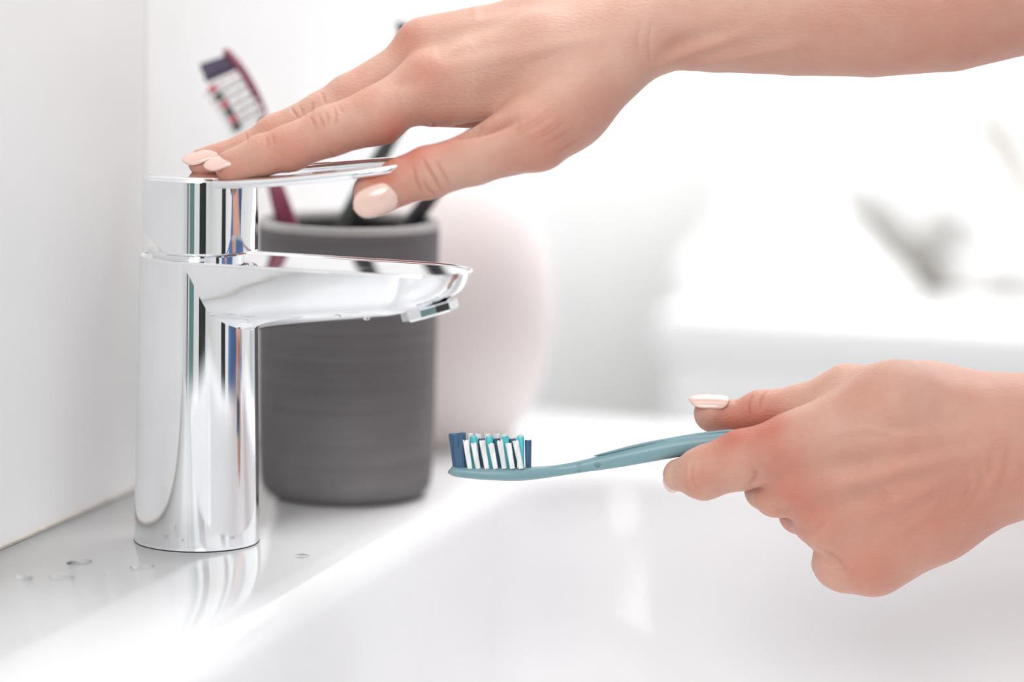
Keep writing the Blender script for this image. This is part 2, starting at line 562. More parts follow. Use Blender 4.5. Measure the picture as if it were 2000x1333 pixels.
# ------------------------------------------------------------------ concrete tumbler
D_CUP = 1.440
pc = on(675, 964, ZD)
cup = empty('tumbler', pc)
tag(cup, 'dark grey concrete tumbler holding three toothbrushes behind the tap', 'cup')
k = 0.0353
CH = 0.1105
p_out = [(0.0, 0.0), (k - .0075, 0.0), (k - .004, 0.0012), (k - .0015, 0.004), (k - .0008, 0.008), (k, 0.03), (k + .0006, CH - .006), (k + .0006, CH - .003)]
v, f = lathe(p_out, 96, False)
mesh('body', v, f, M['concrete'], cup)
v, f = lathe([(k + .0006, CH - .003), (k + .0002, CH - .0008), (k - .001, CH), (k - .0024, CH), (k - .0034, CH - .0008), (k - .0036, CH - .003)], 96, False)
mesh('rim', v, f, M['cup_rim'], cup)
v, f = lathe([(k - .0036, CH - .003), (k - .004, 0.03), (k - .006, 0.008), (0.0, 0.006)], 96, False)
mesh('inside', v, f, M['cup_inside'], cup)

# ------------------------------------------------------------------ pale pink vase
pv = on(874, 858, ZD)
vase = empty('vase', pv)
tag(vase, 'pale pink egg-shaped vase behind the dark tumbler', 'vase')
RV, ZC_, B_ = 0.0455, 0.0575, 0.0690
pr = [(0, 0.0), (0.024, 0.0), (0.027, 0.001)]
for a in range(-54, 76, 6):
    pr.append((RV * math.cos(math.radians(a)), ZC_ + B_ * math.sin(math.radians(a))))
zt = pr[-1][1]
pr += [(0.0115, zt + .0012), (0.0105, zt + .001), (0.0098, zt - .002), (0.0095, zt - .02), (0.0, zt - .022)]
v, f = lathe(pr, 96)
mesh('body', v, f, M['pink'], vase)


# ------------------------------------------------------------------ toothbrushes
def tube(path, nrm, n=20, power=0.8):
    """loft: rows of (x, y, z, half width across, half thickness along nrm side)"""
    P = np.array(path, float)
    C = P[:, :3]
    T = np.gradient(C, axis=0)
    T /= np.linalg.norm(T, axis=1)[:, None]
    N0 = np.array(nrm, float)
    rings = []
    for c, t, hw, ht in zip(C, T, P[:, 3], P[:, 4]):
        nn = N0 - t * N0.dot(t); nn /= np.linalg.norm(nn)
        bb = np.cross(t, nn)
        r = []
        for j in range(n):
            a = 2 * math.pi * j / n
            ca, sa = math.cos(a), math.sin(a)
            r.append(tuple(c + bb * hw * math.copysign(abs(ca) ** power, ca) + nn * ht * math.copysign(abs(sa) ** power, sa)))
        rings.append(r)
    return rings_mesh(rings)


def tuft_mesh(b0, tip, wdir, hw, ht, seed):
    """a bundle of bristles: ribbed prism with an uneven cut top"""
    rs = random.Random(seed)
    b0, tip, wd = Vector(b0), Vector(tip), Vector(wdir).normalized()
    ax = (tip - b0); L = ax.length; ax.normalize()
    wd = (wd - ax * wd.dot(ax)).normalized()
    td = ax.cross(wd)
    n = 28
    rings = []
    for t, sc in ((0, 0.92), (0.4, 0.97), (0.8, 1.03), (1.0, 1.08)):
        r = []
        for j in range(n):
            a = 2 * math.pi * j / n
            ca, sa = math.cos(a), math.sin(a)
            rib = 1.0 + (0.05 if j % 2 else -0.05)
            rr_ = Vector(b0 + ax * (L * t))
            rr_ += wd * (hw * sc * rib * math.copysign(abs(ca) ** 0.6, ca)) + td * (ht * sc * rib * math.copysign(abs(sa) ** 0.6, sa))
            if t == 1.0: rr_ += ax * (rs.uniform(-0.035, 0.035) * L)
            r.append(tuple(rr_))
        rings.append(r)
    top = []
    for j in range(n):
        p = Vector(rings[-1][j]); c = b0 + ax * L
        top.append(tuple(c + (p - c) * 0.6 + ax * (rs.uniform(-0.05, 0.03) * L)))
    rings.append(top)
    return rings_mesh(rings)


PX = 1 / 5200.0


def brush(name, label, path_px, depth, nrm_px, body_mat, tufts, inlay=None, inlay_mat=None, group=None):
    """path_px rows: px, py, depth offset (px), half width, half thickness (px at the tap)"""
    rows = []
    sc = depth / F_PX
    for (x, y, dz, hw, ht) in spline(path_px, 70):
        p = at(x, y, depth + dz * PX)
        rows.append((p.x, p.y, p.z, hw * sc, ht * sc))
    P0 = Vector(rows[len(rows) // 2][:3])
    root = empty(name, P0)
    nv = RIGHT * nrm_px[0] - UPV * nrm_px[1] + FWD * nrm_px[2]
    v, f = tube([(r[0] - P0.x, r[1] - P0.y, r[2] - P0.z, r[3], r[4]) for r in rows], nv)
    mesh('handle', v, f, body_mat, root)
    for i, (b0, tp, hw, ht, mat) in enumerate(tufts):
        B = at(b0[0], b0[1], depth + b0[2] * PX) - P0
        T = at(tp[0], tp[1], depth + tp[2] * PX) - P0
        ax = Vector((tp[0] - b0[0], tp[1] - b0[1], 0)).normalized()
        wd = RIGHT * (-ax.y) - UPV * (ax.x)
        v, f = tuft_mesh(B, T, wd, hw * sc, ht * sc, i)
        mesh('bristle_tuft', v, f, mat, root, sharp=60)
    if inlay:
        rows = []
        for (x, y, dz, hw, ht) in spline(inlay, 30):
            p = at(x, y, depth + dz * PX) - P0
            rows.append((p.x, p.y, p.z, hw * sc, ht * sc))
        v, f = tube(rows, nv)
        mesh('grip_inlay', v, f, inlay_mat, root)
    tag(root, label, 'toothbrush', group)
    return root


# held brush
tf = []
tf.append(((899, 914, 0), (893, 848, 0), 15, 24, M['b_navy']))
for bx, tx, ty in ((918, 909.5, 861), (934, 925, 867), (951, 941.5, 862), (968, 959, 868), (985, 976, 862), (1001, 993, 867), (1018, 1006.5, 862)):
    tf.append(((bx, 916, -22), (tx, ty, -24), 5.2, 5.5, M['b_white']))
for bx, tx in ((927, 925), (958, 956), (989, 987), (1018, 1016)):
    tf.append(((bx, 915, -2), (tx, 854, -3), 6.5, 7, M['b_teal']))
for bx, tx in ((943, 940.5), (973, 970), (1004, 1001)):
    tf.append(((bx, 915, 8), (tx, 858, 8), 6.5, 6, M['b_navy']))
for bx, tx in ((920, 918), (937, 934), (953, 952), (970, 969), (986, 985), (1018, 1018)):
    tf.append(((bx, 914, 26), (tx, 849, 27), 5, 5.5, M['b_white']))
tf.append(((1032, 914, 0), (1031.5, 861, 0), 6, 12, M['b_navy']))
held_path = [(878.5, 917, 0, 8, 5), (880, 918, 0, 20, 9), (886, 920, 0, 28, 10.3), (897, 922, 0, 32, 11), (940, 925, 0, 36, 12.5), (1000, 927, 0, 35, 13.2), (1040, 925, 0, 24, 12.8), (1090, 919.5, 0, 14, 11.2), (1140, 911, 0, 14, 12.2),
             (1190, 901, 0, 17, 15.5), (1250, 888, 0, 22, 18.5), (1330, 872, 2, 26, 20.5), (1400, 863, 4, 26, 20), (1480, 855, 8, 24, 18), (1580, 850, 14, 22, 17), (1700, 848, 22, 20, 15), (1790, 850, 30, 14, 10), (1800, 850, 30, 6, 4)]
D_HELD = D0 - 178 * PX
brush('toothbrush', 'dusty teal toothbrush with navy, white and turquoise bristles held in hand', held_path, D_HELD, (0, -1, 0), M['teal_plastic'], tf,
      [(1160, 891, -2, 2, 1), (1185, 885.5, -2, 9, 2.5), (1250, 869.5, -2, 13, 3.2), (1310, 858.5, 0, 15, 3.5), (1360, 850.5, 0, 15, 4), (1420, 843, 0, 12, 3.5), (1440, 842, 0, 3, 1)], M['teal_rubber'])

# maroon brush in the tumbler
d_m = 1.4215
tf = []
ux, uy = 0.50, 0.866          # along the head
nx, ny = -0.875, 0.485        # bristle direction


def hb(s, off=0): return (447 + 78 * s + 10 * math.sin(s * 3) - off * 0, 112 + 118 * s)


tf.append(((453, 122, 0), (398, 143, 0), 17, 22, M['b_purple']))
for i in range(6):
    s = 0.26 + 0.125 * i
    bx, by = hb(s)
    tf.append(((bx - 4, by + 4, -22), (bx - 4 + nx * 52, by + 4 + ny * 50, -24), 5.4, 6.5, M['b_white']))
for i in range(6):
    s = 0.24 + 0.125 * i
    bx, by = hb(s)
    tf.append(((bx - 4, by + 6, 2), (bx - 4 + nx * 67, by + 6 + ny * 64, 2), 6.4, 6.5, M['b_red'] if i % 2 == 0 else M['b_black']))
for i in range(6):
    s = 0.24 + 0.125 * i
    bx, by = hb(s)
    tf.append(((bx - 4, by + 9, 24), (bx - 4 + nx * 76, by + 9 + ny * 74, 26), 5, 5.5, M['b_white']))
mar = [(436, 100, 0, 6, 4), (441, 102, 0, 20, 8), (452, 112, 0, 30, 9), (474, 140, 0, 33, 9), (496, 178, 0, 31, 9), (510, 212, 0, 22, 9.5), (515, 240, 0, 15, 10), (520, 285, 0, 14, 11), (533, 345, 3, 20, 14),
       (549, 400, 5, 26, 19), (566, 455, 8, 28, 22), (590, 540, 14, 28, 22), (628, 690, 26, 26, 20), (655, 800, 34, 22, 17), (680, 905, 40, 14, 10), (682, 912, 40, 5, 4)]
brush('toothbrush', 'maroon toothbrush with purple, white and red bristles leaning left in the tumbler', mar, d_m, (-0.875, 0.485, 0), M['maroon_plastic'], tf)

# two dark brushes
tf = []
for i in range(5):
    for j in range(2):
        tf.append(((822, 62 + 17 * i, -12 + 24 * j), (776 + 2.5 * i, 50 + 17 * i, -12 + 24 * j), 7, 9, M['b_black']))
dk = [(822, 42, 0, 5, 4), (824, 46, 0, 24, 8), (832, 75, 0, 30, 9), (834, 120, 0, 28, 9), (826, 160, 0, 15, 10), (800, 215, 0, 14, 11), (766, 268, 0, 17, 13), (733, 325, 3, 21, 16), (700, 390, 6, 24, 19), (672, 450, 8, 25, 20), (640, 540, 10, 24, 19),
      (605, 700, 14, 22, 18), (590, 800, 18, 18, 15), (583, 890, 20, 8, 6)]
brush('toothbrush', 'dark grey-green toothbrush leaning right in the middle of the tumbler', dk, 1.436, (-0.9, -0.3, 0), M['green_black_plastic'], tf)
tf = []
for i in range(4):
    for j in range(2):
        tf.append(((1010 + 9 * i, 130 - 14 * i, -12 + 24 * j), (975 + 9 * i, 105 - 14 * i, -12 + 24 * j), 6, 8, M['b_black']))
bk = [(1048, 75, 0, 5, 4), (1044, 82, 0, 24, 8), (1015, 128, 0, 28, 9), (985, 172, 0, 15, 10), (940, 240, 0, 15, 11), (890, 312, 0, 20, 15), (836, 392, 0, 20, 16), (794, 450, 2, 20, 16), (740, 560, 12, 22, 18), (690, 690, 30, 20, 16), (660, 790, 45, 16, 12), (640, 870, 55, 6, 5)]
brush('toothbrush', 'black toothbrush at the right rim of the tumbler, mostly behind the thumb', bk, 1.427, (-0.7, -0.6, 0), M['black_plastic'], tf)
# ------------------------------------------------------------------ smooth body surface: round limbs blended together
# coordinates here: photo pixels at the tap's distance, third number = depth in the same unit
def smin(a, b, k):
    h = np.clip(0.5 + 0.5 * (b - a) / k, 0, 1)
    return b + (a - b) * h - k * h * (1 - h)


def limb(P, a, b):
    a, b = np.array(a, float), np.array(b, float)
    ab = b[:3] - a[:3]
    q = P - a[:3]
    t = np.clip(q @ ab / (ab @ ab), 0, 1)
    d = q - t[:, None] * ab
    return np.sqrt((d * d).sum(1)) - (a[3] + (b[3] - a[3]) * t)


def chain(P, pts, k=14):
    d = limb(P, pts[0], pts[1])
    for i in range(1, len(pts) - 1):
        d = smin(d, limb(P, pts[i], pts[i + 1]), k)
    return d


def body_sdf(P, hand):
    palm = None
    for (a, b, k) in hand['palm']:
        d = chain(P, a, b) if isinstance(a, list) else limb(P, a, b)
        palm = d if palm is None else smin(palm, d, k)
    out = palm
    for (pts, k) in hand['fingers']:
        f = smin(palm, chain(P, pts), k)
        out = smin(out, f, 5)
    for (a, b, depth) in hand.get('cuts', []):
        # a soft groove pressed into the surface
        out = -smin(-out, limb(P, a, b), depth)
    return out


RIGHT_HAND = dict(
    palm=[
        # a, b, blend with what came before
        ((838, 158, -96, 52), (1060, 110, -70, 76), 40),          # index metacarpal
        ((1060, 110, -70, 76), (1256, 46, -45, 70), 40),
        ((832, 97, -10, 62), (1055, 62, 10, 69), 40),              # middle
        ((1055, 62, 10, 69), (1270, 20, 10, 85), 40),
        ((850, 112, 80, 56), (1070, 70, 90, 70), 40),            # ring
        ((1070, 70, 90, 70), (1280, 15, 70, 84), 40),
        ((905, 160, 150, 50), (1100, 100, 150, 60), 40),         # little
        ((1100, 100, 150, 60), (1290, 30, 90, 80), 40),
        ([(1245, 60, -40, 74), (1310, 45, -44, 88), (1400, 38, -46, 101), (1550, 24, -48, 121), (1700, 14, -50, 134), (1850, -4, -50, 141), (2000, -42, -48, 144), (2350, -140, -40, 158)], 3, 30),   # wrist and forearm, thumb side
        ([(1270, 15, 60, 84), (1400, 6, 60, 92), (1700, -40, 60, 112), (2000, -78, 60, 125), (2350, -150, 40, 150)], 3, 40),
        ((1104, 205, -105, 79), (1044, 258, -150, 76), 40),       # ball of the thumb
        ((1241, 78, -70, 76), (1104, 205, -105, 79), 40),
        ((846, 201, -100, 44), (998, 196, -60, 54), 40),         # edge of the palm under the forefinger
        ((1000, 160, 20, 50), (1130, 150, 60, 70), 50),           # heel of the hand
    ],
    fingers=[
        ([(838, 158, -96, 52), (738, 226, -128, 56), (644, 256, -142, 48), (565, 290, -144, 44), (514, 303, -142, 39), (452, 325, -138, 33)], 34),
        ([(820, 106, -14, 43), (683, 195, -40, 48), (632, 226, -48, 46), (538, 263, -48, 38), (486, 293, -46, 33), (394, 317, -44, 27)], 30),
        ([(850, 112, 75, 54), (740, 190, 62, 45), (660, 235, 56, 45), (560, 275, 52, 36), (480, 300, 50, 28)], 30),
        ([(907, 150, 150, 50), (813, 190, 140, 40), (736, 225, 136, 34), (678, 255, 132, 29), (620, 280, 130, 25)], 30),
        ([(1044, 258, -150, 76), (928, 309, -178, 51), (834, 338, -186, 50), (789, 352, -186, 44), (736, 377, -182, 46)], 10),
    ],
)

LEFT_HAND = dict(
    palm=[
        ((1560, 868, -95, 62), (1750, 804, -80, 89), 40),         # index metacarpal
        ((1750, 804, -80, 89), (1961, 847, -60, 95), 40),
        ((1560, 945, -80, 60), (1770, 900, -80, 80), 40),         # middle
        ((1770, 900, -80, 80), (1980, 887, -60, 98), 40),
        ((1620, 1020, -60, 58), (1800, 959, -60, 76), 40),        # ring
        ((1800, 959, -60, 76), (1989, 903, -50, 89), 40),
        ((1705, 1085, -30, 79), (1831, 1009, -40, 78), 40),       # little
        ((1831, 1009, -40, 78), (1993, 917, -40, 77), 40),
        ((1660, 775, -10, 58), (1813, 796, -20, 76), 40),         # thumb ball
        ((1813, 796, -20, 76), (1967, 824, -20, 89), 40),
        ((1961, 847, -60, 95), (2150, 839, -40, 122), 40),        # wrist, forearm
        ((1989, 903, -50, 89), (2150, 890, -40, 124), 40),
        ((2150, 868, -40, 142), (2500, 850, -80, 165), 40),
    ],
    fingers=[
        ([(1560, 868, -95, 60), (1448, 899, -112, 57), (1372, 925, -108, 51), (1327, 928, -80, 29), (1345, 925, -30, 36)], 30),
        ([(1560, 945, -80, 58), (1513, 970, -62, 38), (1493, 958, -10, 36), (1540, 930, 20, 34)], 30),
        ([(1620, 1021, -60, 58), (1586, 1021, -30, 33), (1560, 1005, 10, 36), (1610, 970, 40, 34)], 30),
        ([(1690, 1084, -30, 59), (1643, 1098, -10, 57), (1614, 1102, 30, 26), (1660, 1030, 50, 32)], 30),
        ([(1650, 772, -10, 54), (1569, 792, -5, 40), (1483, 807, -2, 42), (1437, 817, 0, 30), (1393, 808, 0, 38)], 30),
    ],
)
def surface(fn, lo, hi, h, refine=True):
    """quad surface of fn = 0 (surface nets), optionally split once and pulled onto the surface"""
    lo = np.array(lo, float)
    n = np.ceil((np.array(hi, float) - lo) / h).astype(int) + 1
    n = ((n + 3) // 4) * 4 + 1
    c = (n - 1) // 4 + 1
    ax = [lo[i] + 4 * h * np.arange(c[i]) for i in range(3)]
    G = np.stack(np.meshgrid(*ax, indexing='ij'), -1)
    dc = fn(G.reshape(-1, 3)).reshape(c)
    near = np.abs(dc) < 4 * h * 1.9
    D = np.repeat(np.repeat(np.repeat(np.sign(dc) * 1e3, 4, 0), 4, 1), 4, 2)
    Nn = np.repeat(np.repeat(np.repeat(near, 4, 0), 4, 1), 4, 2)
    sh = 2
    Df = np.roll(D, (sh, sh, sh), (0, 1, 2))[:n[0], :n[1], :n[2]].copy()
    Nf = np.roll(Nn, (sh, sh, sh), (0, 1, 2))[:n[0], :n[1], :n[2]]
    Df[:sh], Df[:, :sh], Df[:, :, :sh] = 1e3, 1e3, 1e3
    Nf = Nf.copy(); Nf[:sh] = False; Nf[:, :sh] = False; Nf[:, :, :sh] = False
    idx = np.argwhere(Nf)
    P = lo + idx * h
    vals = np.concatenate([fn(P[i:i + 200000]) for i in range(0, len(P), 200000)])
    Df[tuple(idx.T)] = vals
    Df[0] = Df[-1] = 1e3; Df[:, 0] = Df[:, -1] = 1e3; Df[:, :, 0] = Df[:, :, -1] = 1e3
    m = np.array(Df.shape)
    S = Df < 0
    cs = [Df[i:m[0] - 1 + i, j:m[1] - 1 + j, k:m[2] - 1 + k] for i in (0, 1) for j in (0, 1) for k in (0, 1)]
    ss = sum((x < 0).astype(np.int8) for x in cs)
    act = np.argwhere((ss > 0) & (ss < 8))
    vid = -np.ones(m - 1, int)
    vid[tuple(act.T)] = np.arange(len(act))
    acc = np.zeros((len(act), 3)); cnt = np.zeros(len(act))
    offs = [np.array((i, j, k)) for i in (0, 1) for j in (0, 1) for k in (0, 1)]
    cv = np.stack([Df[tuple((act + o).T)] for o in offs], 1)
    for a in range(8):
        for b_ in range(a + 1, 8):
            if np.abs(offs[a] - offs[b_]).sum() != 1: continue
            va, vb = cv[:, a], cv[:, b_]
            w = (va < 0) != (vb < 0)
            t = np.clip(va / np.where(w, va - vb, 1), 0.02, 0.98)
            p = offs[a] + t[:, None] * (offs[b_] - offs[a])
            acc[w] += p[w]; cnt[w] += 1
    V = lo + (act + acc / cnt[:, None]) * h
    quads = []
    for d in range(3):
        e = [0, 0, 0]; e[d] = 1
        s0 = S[:m[0] - e[0], :m[1] - e[1], :m[2] - e[2]]
        s1 = S[e[0]:, e[1]:, e[2]:]
        ed = np.argwhere(s0 != s1)
        u, v_ = [(1, 2), (2, 0), (0, 1)][d]
        ok = (ed[:, u] > 0) & (ed[:, v_] > 0)
        ed = ed[ok]
        flip = s0[tuple(ed.T)]
        q = []
        for du, dv in ((-1, -1), (0, -1), (0, 0), (-1, 0)):
            cidx = ed.copy(); cidx[:, u] += du; cidx[:, v_] += dv
            q.append(vid[tuple(np.minimum(cidx, m - 2).T)])
        q = np.stack(q, 1)
        q[~flip] = q[~flip][:, ::-1]
        quads.append(q)
    Q = np.concatenate(quads)
    Q = Q[(Q >= 0).all(1)]

    def grad(P):
        e = 0.6 * h / 4
        g = np.stack([fn(P + np.eye(3)[i] * e) - fn(P - np.eye(3)[i] * e) for i in range(3)], 1) / (2 * e)
        return g

    def relax(V, Q, n):
        for _ in range(n):
            A = np.zeros_like(V); C = np.zeros(len(V))
            for i in range(4):
                for j in (1, 3):
                    np.add.at(A, Q[:, i], V[Q[:, (i + j) % 4]]); np.add.at(C, Q[:, i], 1)
            V = 0.4 * V + 0.6 * A / np.maximum(C, 1)[:, None]
        return V

    def pull(V):
        g = grad(V)
        return V - g * (fn(V) / np.maximum((g * g).sum(1), 0.2))[:, None]

    V = pull(relax(V, Q, 2))
    if refine:
        E = np.sort(np.stack([Q, np.roll(Q, -1, 1)], 2).reshape(-1, 2), 1)
        key = E[:, 0].astype(np.int64) * len(V) + E[:, 1]
        uq, inv = np.unique(key, return_inverse=True)
        em = 0.5 * (V[uq // len(V)] + V[uq % len(V)])
        inv = inv.reshape(-1, 4) + len(V)
        fc = np.arange(len(Q)) + len(V) + len(uq)
        V2 = np.concatenate([V, em, V[Q].mean(1)])
        Q = np.concatenate([np.stack([Q[:, i], inv[:, i], fc, inv[:, (i + 3) % 4]], 1) for i in range(4)])
        V = pull(relax(V2, Q, 1))
    g = grad(V)
    N = g / np.maximum(np.linalg.norm(g, axis=1), 1e-6)[:, None]
    return V, Q, N


def to_world(V):
    d = D0 + V[:, 2:3] * PX
    f, r, u, c = (np.array(x) for x in (FWD, RIGHT, UPV, CAM))
    return c + d * (f + r * ((V[:, 0:1] - W_PX / 2) / F_PX) - u * ((V[:, 1:2] - H_PX / 2) / F_PX))


def quad_object(name, W, Q, mat, parent=None, flush_shade=None):
    me = bpy.data.meshes.new(name)
    me.vertices.add(len(W)); me.vertices.foreach_set('co', W.astype(np.float32).ravel())
    me.loops.add(Q.size); me.loops.foreach_set('vertex_index', Q.astype(np.int32).ravel())
    me.polygons.add(len(Q))
    me.polygons.foreach_set('loop_start', np.arange(0, Q.size, 4, dtype=np.int32))
    me.polygons.foreach_set('use_smooth', np.ones(len(Q), dtype=bool))
    me.update(calc_edges=True)
    me.validate()
    if flush_shade is not None:
        a = me.attributes.new('flush_shade', 'FLOAT', 'POINT')
        a.data.foreach_set('value', flush_shade.astype(np.float32))
    me.materials.append(mat)
    o = bpy.data.objects.new(name, me)
    COL.objects.link(o)
    if parent: o.parent = parent
    return o


def press(V, N, lines, facing=-0.05):
    """creases (positive depth) and tendons or veins (negative depth) along drawn lines, on the near side"""
    off = np.zeros(len(V))
    for pts, w, dep in lines:
        p = spline(pts, 8 * len(pts))
        lo_, hi_ = p.min(0) - 3.2 * w, p.max(0) + 3.2 * w
        sel = np.where((V[:, 0] > lo_[0]) & (V[:, 0] < hi_[0]) & (V[:, 1] > lo_[1]) & (V[:, 1] < hi_[1]) & (N[:, 2] < facing))[0]
        if not len(sel): continue
        X = V[sel, :2]
        best = np.full(len(sel), 1e9); bt = np.zeros(len(sel))
        for i in range(len(p) - 1):
            a, b_ = p[i], p[i + 1]
            ab = b_ - a
            t = np.clip(((X - a) @ ab) / (ab @ ab), 0, 1)
            d = np.linalg.norm(X - a - t[:, None] * ab, axis=1)
            up = d < best
            best[up] = d[up]; bt[up] = (i + t[up]) / (len(p) - 1)
        fade = np.clip(np.sin(np.pi * np.clip(bt, 0.02, 0.98)), 0, 1) ** 0.6
        off[sel] -= dep * np.exp(-(best / w) ** 2) * fade
    return V + N * off[:, None]


def blush_shade(V, spots):  # reddened spots: real flushing and painted warm shade
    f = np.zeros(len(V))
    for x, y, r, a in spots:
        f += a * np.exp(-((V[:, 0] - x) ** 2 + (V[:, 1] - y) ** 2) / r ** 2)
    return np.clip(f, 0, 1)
# ------------------------------------------------------------------ the person's two arms
def body_world(V):
    return to_world(np.asarray(V, float) + np.array((0.0, 0.0, -118.0)))


CREASE_R = [
    ([(823, 306), (837, 327), (851, 350), (866, 380)], 3.0, 3.6),
    ([(805, 318), (814, 352), (827, 382)], 2.8, 2.4),
    ([(827, 350), (835, 368), (856, 388)], 2.8, 2.6),
    ([(852, 313), (867, 338), (882, 368)], 2.8, 2.2),
    ([(604, 226), (612, 238), (618, 254)], 2.6, 2.4), ([(621, 222), (628, 236), (634, 250)], 2.6, 2.0),
    ([(634, 218), (640, 230), (641, 244)], 2.6, 2.0), ([(651, 211), (657, 228), (655, 246)], 2.6, 2.0), ([(663, 206), (668, 220)], 2.6, 1.5),
    ([(519, 266), (523, 280), (522, 293)], 2.6, 1.8), ([(531, 262), (536, 280)], 2.6, 1.4),
    ([(567, 208), (575, 220), (583, 232)], 2.6, 2.4), ([(584, 205), (589, 215), (593, 226)], 2.6, 2.0), ([(609, 198), (610, 210), (606, 226)], 2.6, 2.4), ([(627, 180), (633, 192), (634, 203)], 2.6, 2.0),
    ([(479, 257), (482, 268), (482, 279)], 2.6, 1.8),
    ([(645, 296), (650, 306), (653, 318)], 2.8, 1.6),
    ([(884, 262), (915, 256), (950, 250), (1005, 236)], 9, 20),
    ([(840, 240), (846, 248), (843, 262)], 4, 4), ([(890, 246), (894, 258), (905, 266)], 4, 4),
    ([(870, 130), (960, 112), (1080, 92), (1200, 70)], 16, -3.5),
    ([(840, 62), (940, 45), (1060, 22), (1160, 0)], 15, -4),
    ([(925, 10), (930, 40), (905, 75), (860, 110)], 9, -2.5),
    ([(845, 100), (900, 105), (960, 88)], 22, 5),
    ([(760, 165), (800, 160), (830, 130)], 14, 4),
    ([(1283, 138), (1320, 112), (1380, 88), (1470, 62)], 13, -5),
    ([(1330, 132), (1400, 118), (1500, 98), (1580, 84)], 12, -3.5),
    ([(1290, 110), (1340, 82), (1420, 58)], 18, 5),
    ([(1275, 40), (1268, 80), (1272, 130)], 4, 1.5), ([(1255, 30), (1247, 75), (1250, 120)], 4, 1.2), ([(1225, 0), (1215, 40)], 4, 1.2),
]
for q in (0, 1, 3, 4, 6, 9):                                  # fine skin lines on the ball of the thumb
    CREASE_R.append(([(1000 + 9 * q, 255 + 5 * q), (1040 + 8 * q, 238 + 5 * q), (1075 + 7 * q, 212 + 6 * q)], 2.6, 0.4))
BLUSH_SHADE_R = [(450, 345, 45, .42), (400, 330, 40, .3), (560, 320, 60, .45), (660, 300, 60, .36), (760, 255, 50, .25), (800, 292, 42, .62), (868, 268, 40, .5), (745, 336, 32, .5), (835, 140, 45, .42), (790, 70, 38, .42), (1050, 270, 90, .32),
           (800, 390, 55, .3), (735, 350, 30, .5), (1180, 220, 70, .2), (760, 240, 70, .2), (1850, 20, 220, .28), (1500, 40, 160, .15), (700, 170, 40, .2), (530, 255, 40, .15)]  # redder knuckles, plus warm shade painted under fingers and thumb
CREASE_L = [
    ([(1497, 760), (1488, 778), (1484, 800)], 3.0, 2.4), ([(1470, 768), (1462, 790), (1463, 815)], 3.0, 1.6),
    ([(1356, 900), (1349, 922), (1356, 950)], 3.5, 2.2), ([(1372, 905), (1368, 930), (1372, 955)], 3.5, 1.6), ([(1346, 935), (1356, 952), (1368, 954)], 3.5, 2.2),
    ([(1570, 880), (1680, 870), (1800, 860), (1900, 855)], 20, -4), ([(1600, 960), (1700, 930), (1830, 900), (1930, 880)], 18, -5), ([(1660, 1030), (1760, 980), (1860, 930)], 18, -4),
    ([(1590, 915), (1690, 905), (1780, 885)], 20, 5), ([(1630, 990), (1720, 960), (1800, 930)], 20, 5),
    ([(1450, 958), (1470, 950), (1482, 930), (1470, 912)], 8, 5), ([(1590, 1070), (1620, 1085), (1640, 1105), (1648, 1125)], 7, 5),
    ([(1500, 985), (1530, 1000), (1548, 985)], 8, 4), ([(1560, 1030), (1590, 1040), (1610, 1020)], 8, 4),
    ([(1940, 870), (1930, 930), (1900, 990)], 8, 2), ([(1975, 850), (1965, 920), (1940, 990)], 8, 2),
    ([(1645, 720), (1600, 760), (1560, 790)], 10, 3),
]
BLUSH_SHADE_L = [(1430, 838, 48, .75), (1500, 830, 40, .4), (1520, 885, 60, .36), (1540, 965, 70, .38), (1590, 1010, 70, .34), (1690, 1135, 70, .36), (1390, 910, 45, .28), (1350, 950, 30, .3), (1480, 790, 60, .22),
           (1850, 1000, 150, .16), (1960, 830, 110, .2), (1680, 770, 60, .15), (1740, 1010, 110, .26), (1900, 1050, 110, .12), (1960, 950, 110, .15), (1800, 880, 60, .16), (1660, 900, 40, .14)]  # redder knuckles, plus shade painted under the thumb and toward lower right
CREASE_L += [([(1620, 850), (1700, 838), (1770, 850), (1850, 842)], 9, -2.2), ([(1640, 1000), (1700, 990), (1745, 955), (1790, 950)], 9, -2.2), ([(1720, 1050), (1790, 1020), (1850, 960)], 10, -2.4),
             ([(1700, 940), (1740, 965), (1760, 1010)], 8, -1.8), ([(1880, 900), (1895, 950), (1870, 1010)], 7, 1.6), ([(1910, 890), (1915, 940), (1885, 1005)], 7, 1.6)]
person_V, person_Q, person_F = [], [], []
cnt = 0
for hand, lo, hi, cre, blu in ((RIGHT_HAND, (330, -320, -300), (2340, 460, 260), CREASE_R, BLUSH_SHADE_R), (LEFT_HAND, (1260, 640, -280), (2500, 1200, 180), CREASE_L, BLUSH_SHADE_L)):
    V, Q, N = surface(lambda P: body_sdf(P, hand), lo, hi, 5.0)
    V2 = press(V, N, [(p, w, d * (1.35 if d > 0 else 1.5)) for p, w, d in cre])
    red = np.clip(np.linalg.norm(press(V, N, [(p, w, 1.0) for p, w, d in cre if 0 < d < 4 and w < 3.2]) - V, axis=1), 0, 1)  # creases tinted redder: skin tone and painted shade together
    V = V2
    person_F.append(np.clip(1.2 * blush_shade(V, blu) + 0.35 * red, 0, 1)); person_V.append(body_world(V)); person_Q.append(Q + cnt)
    cnt += len(V)
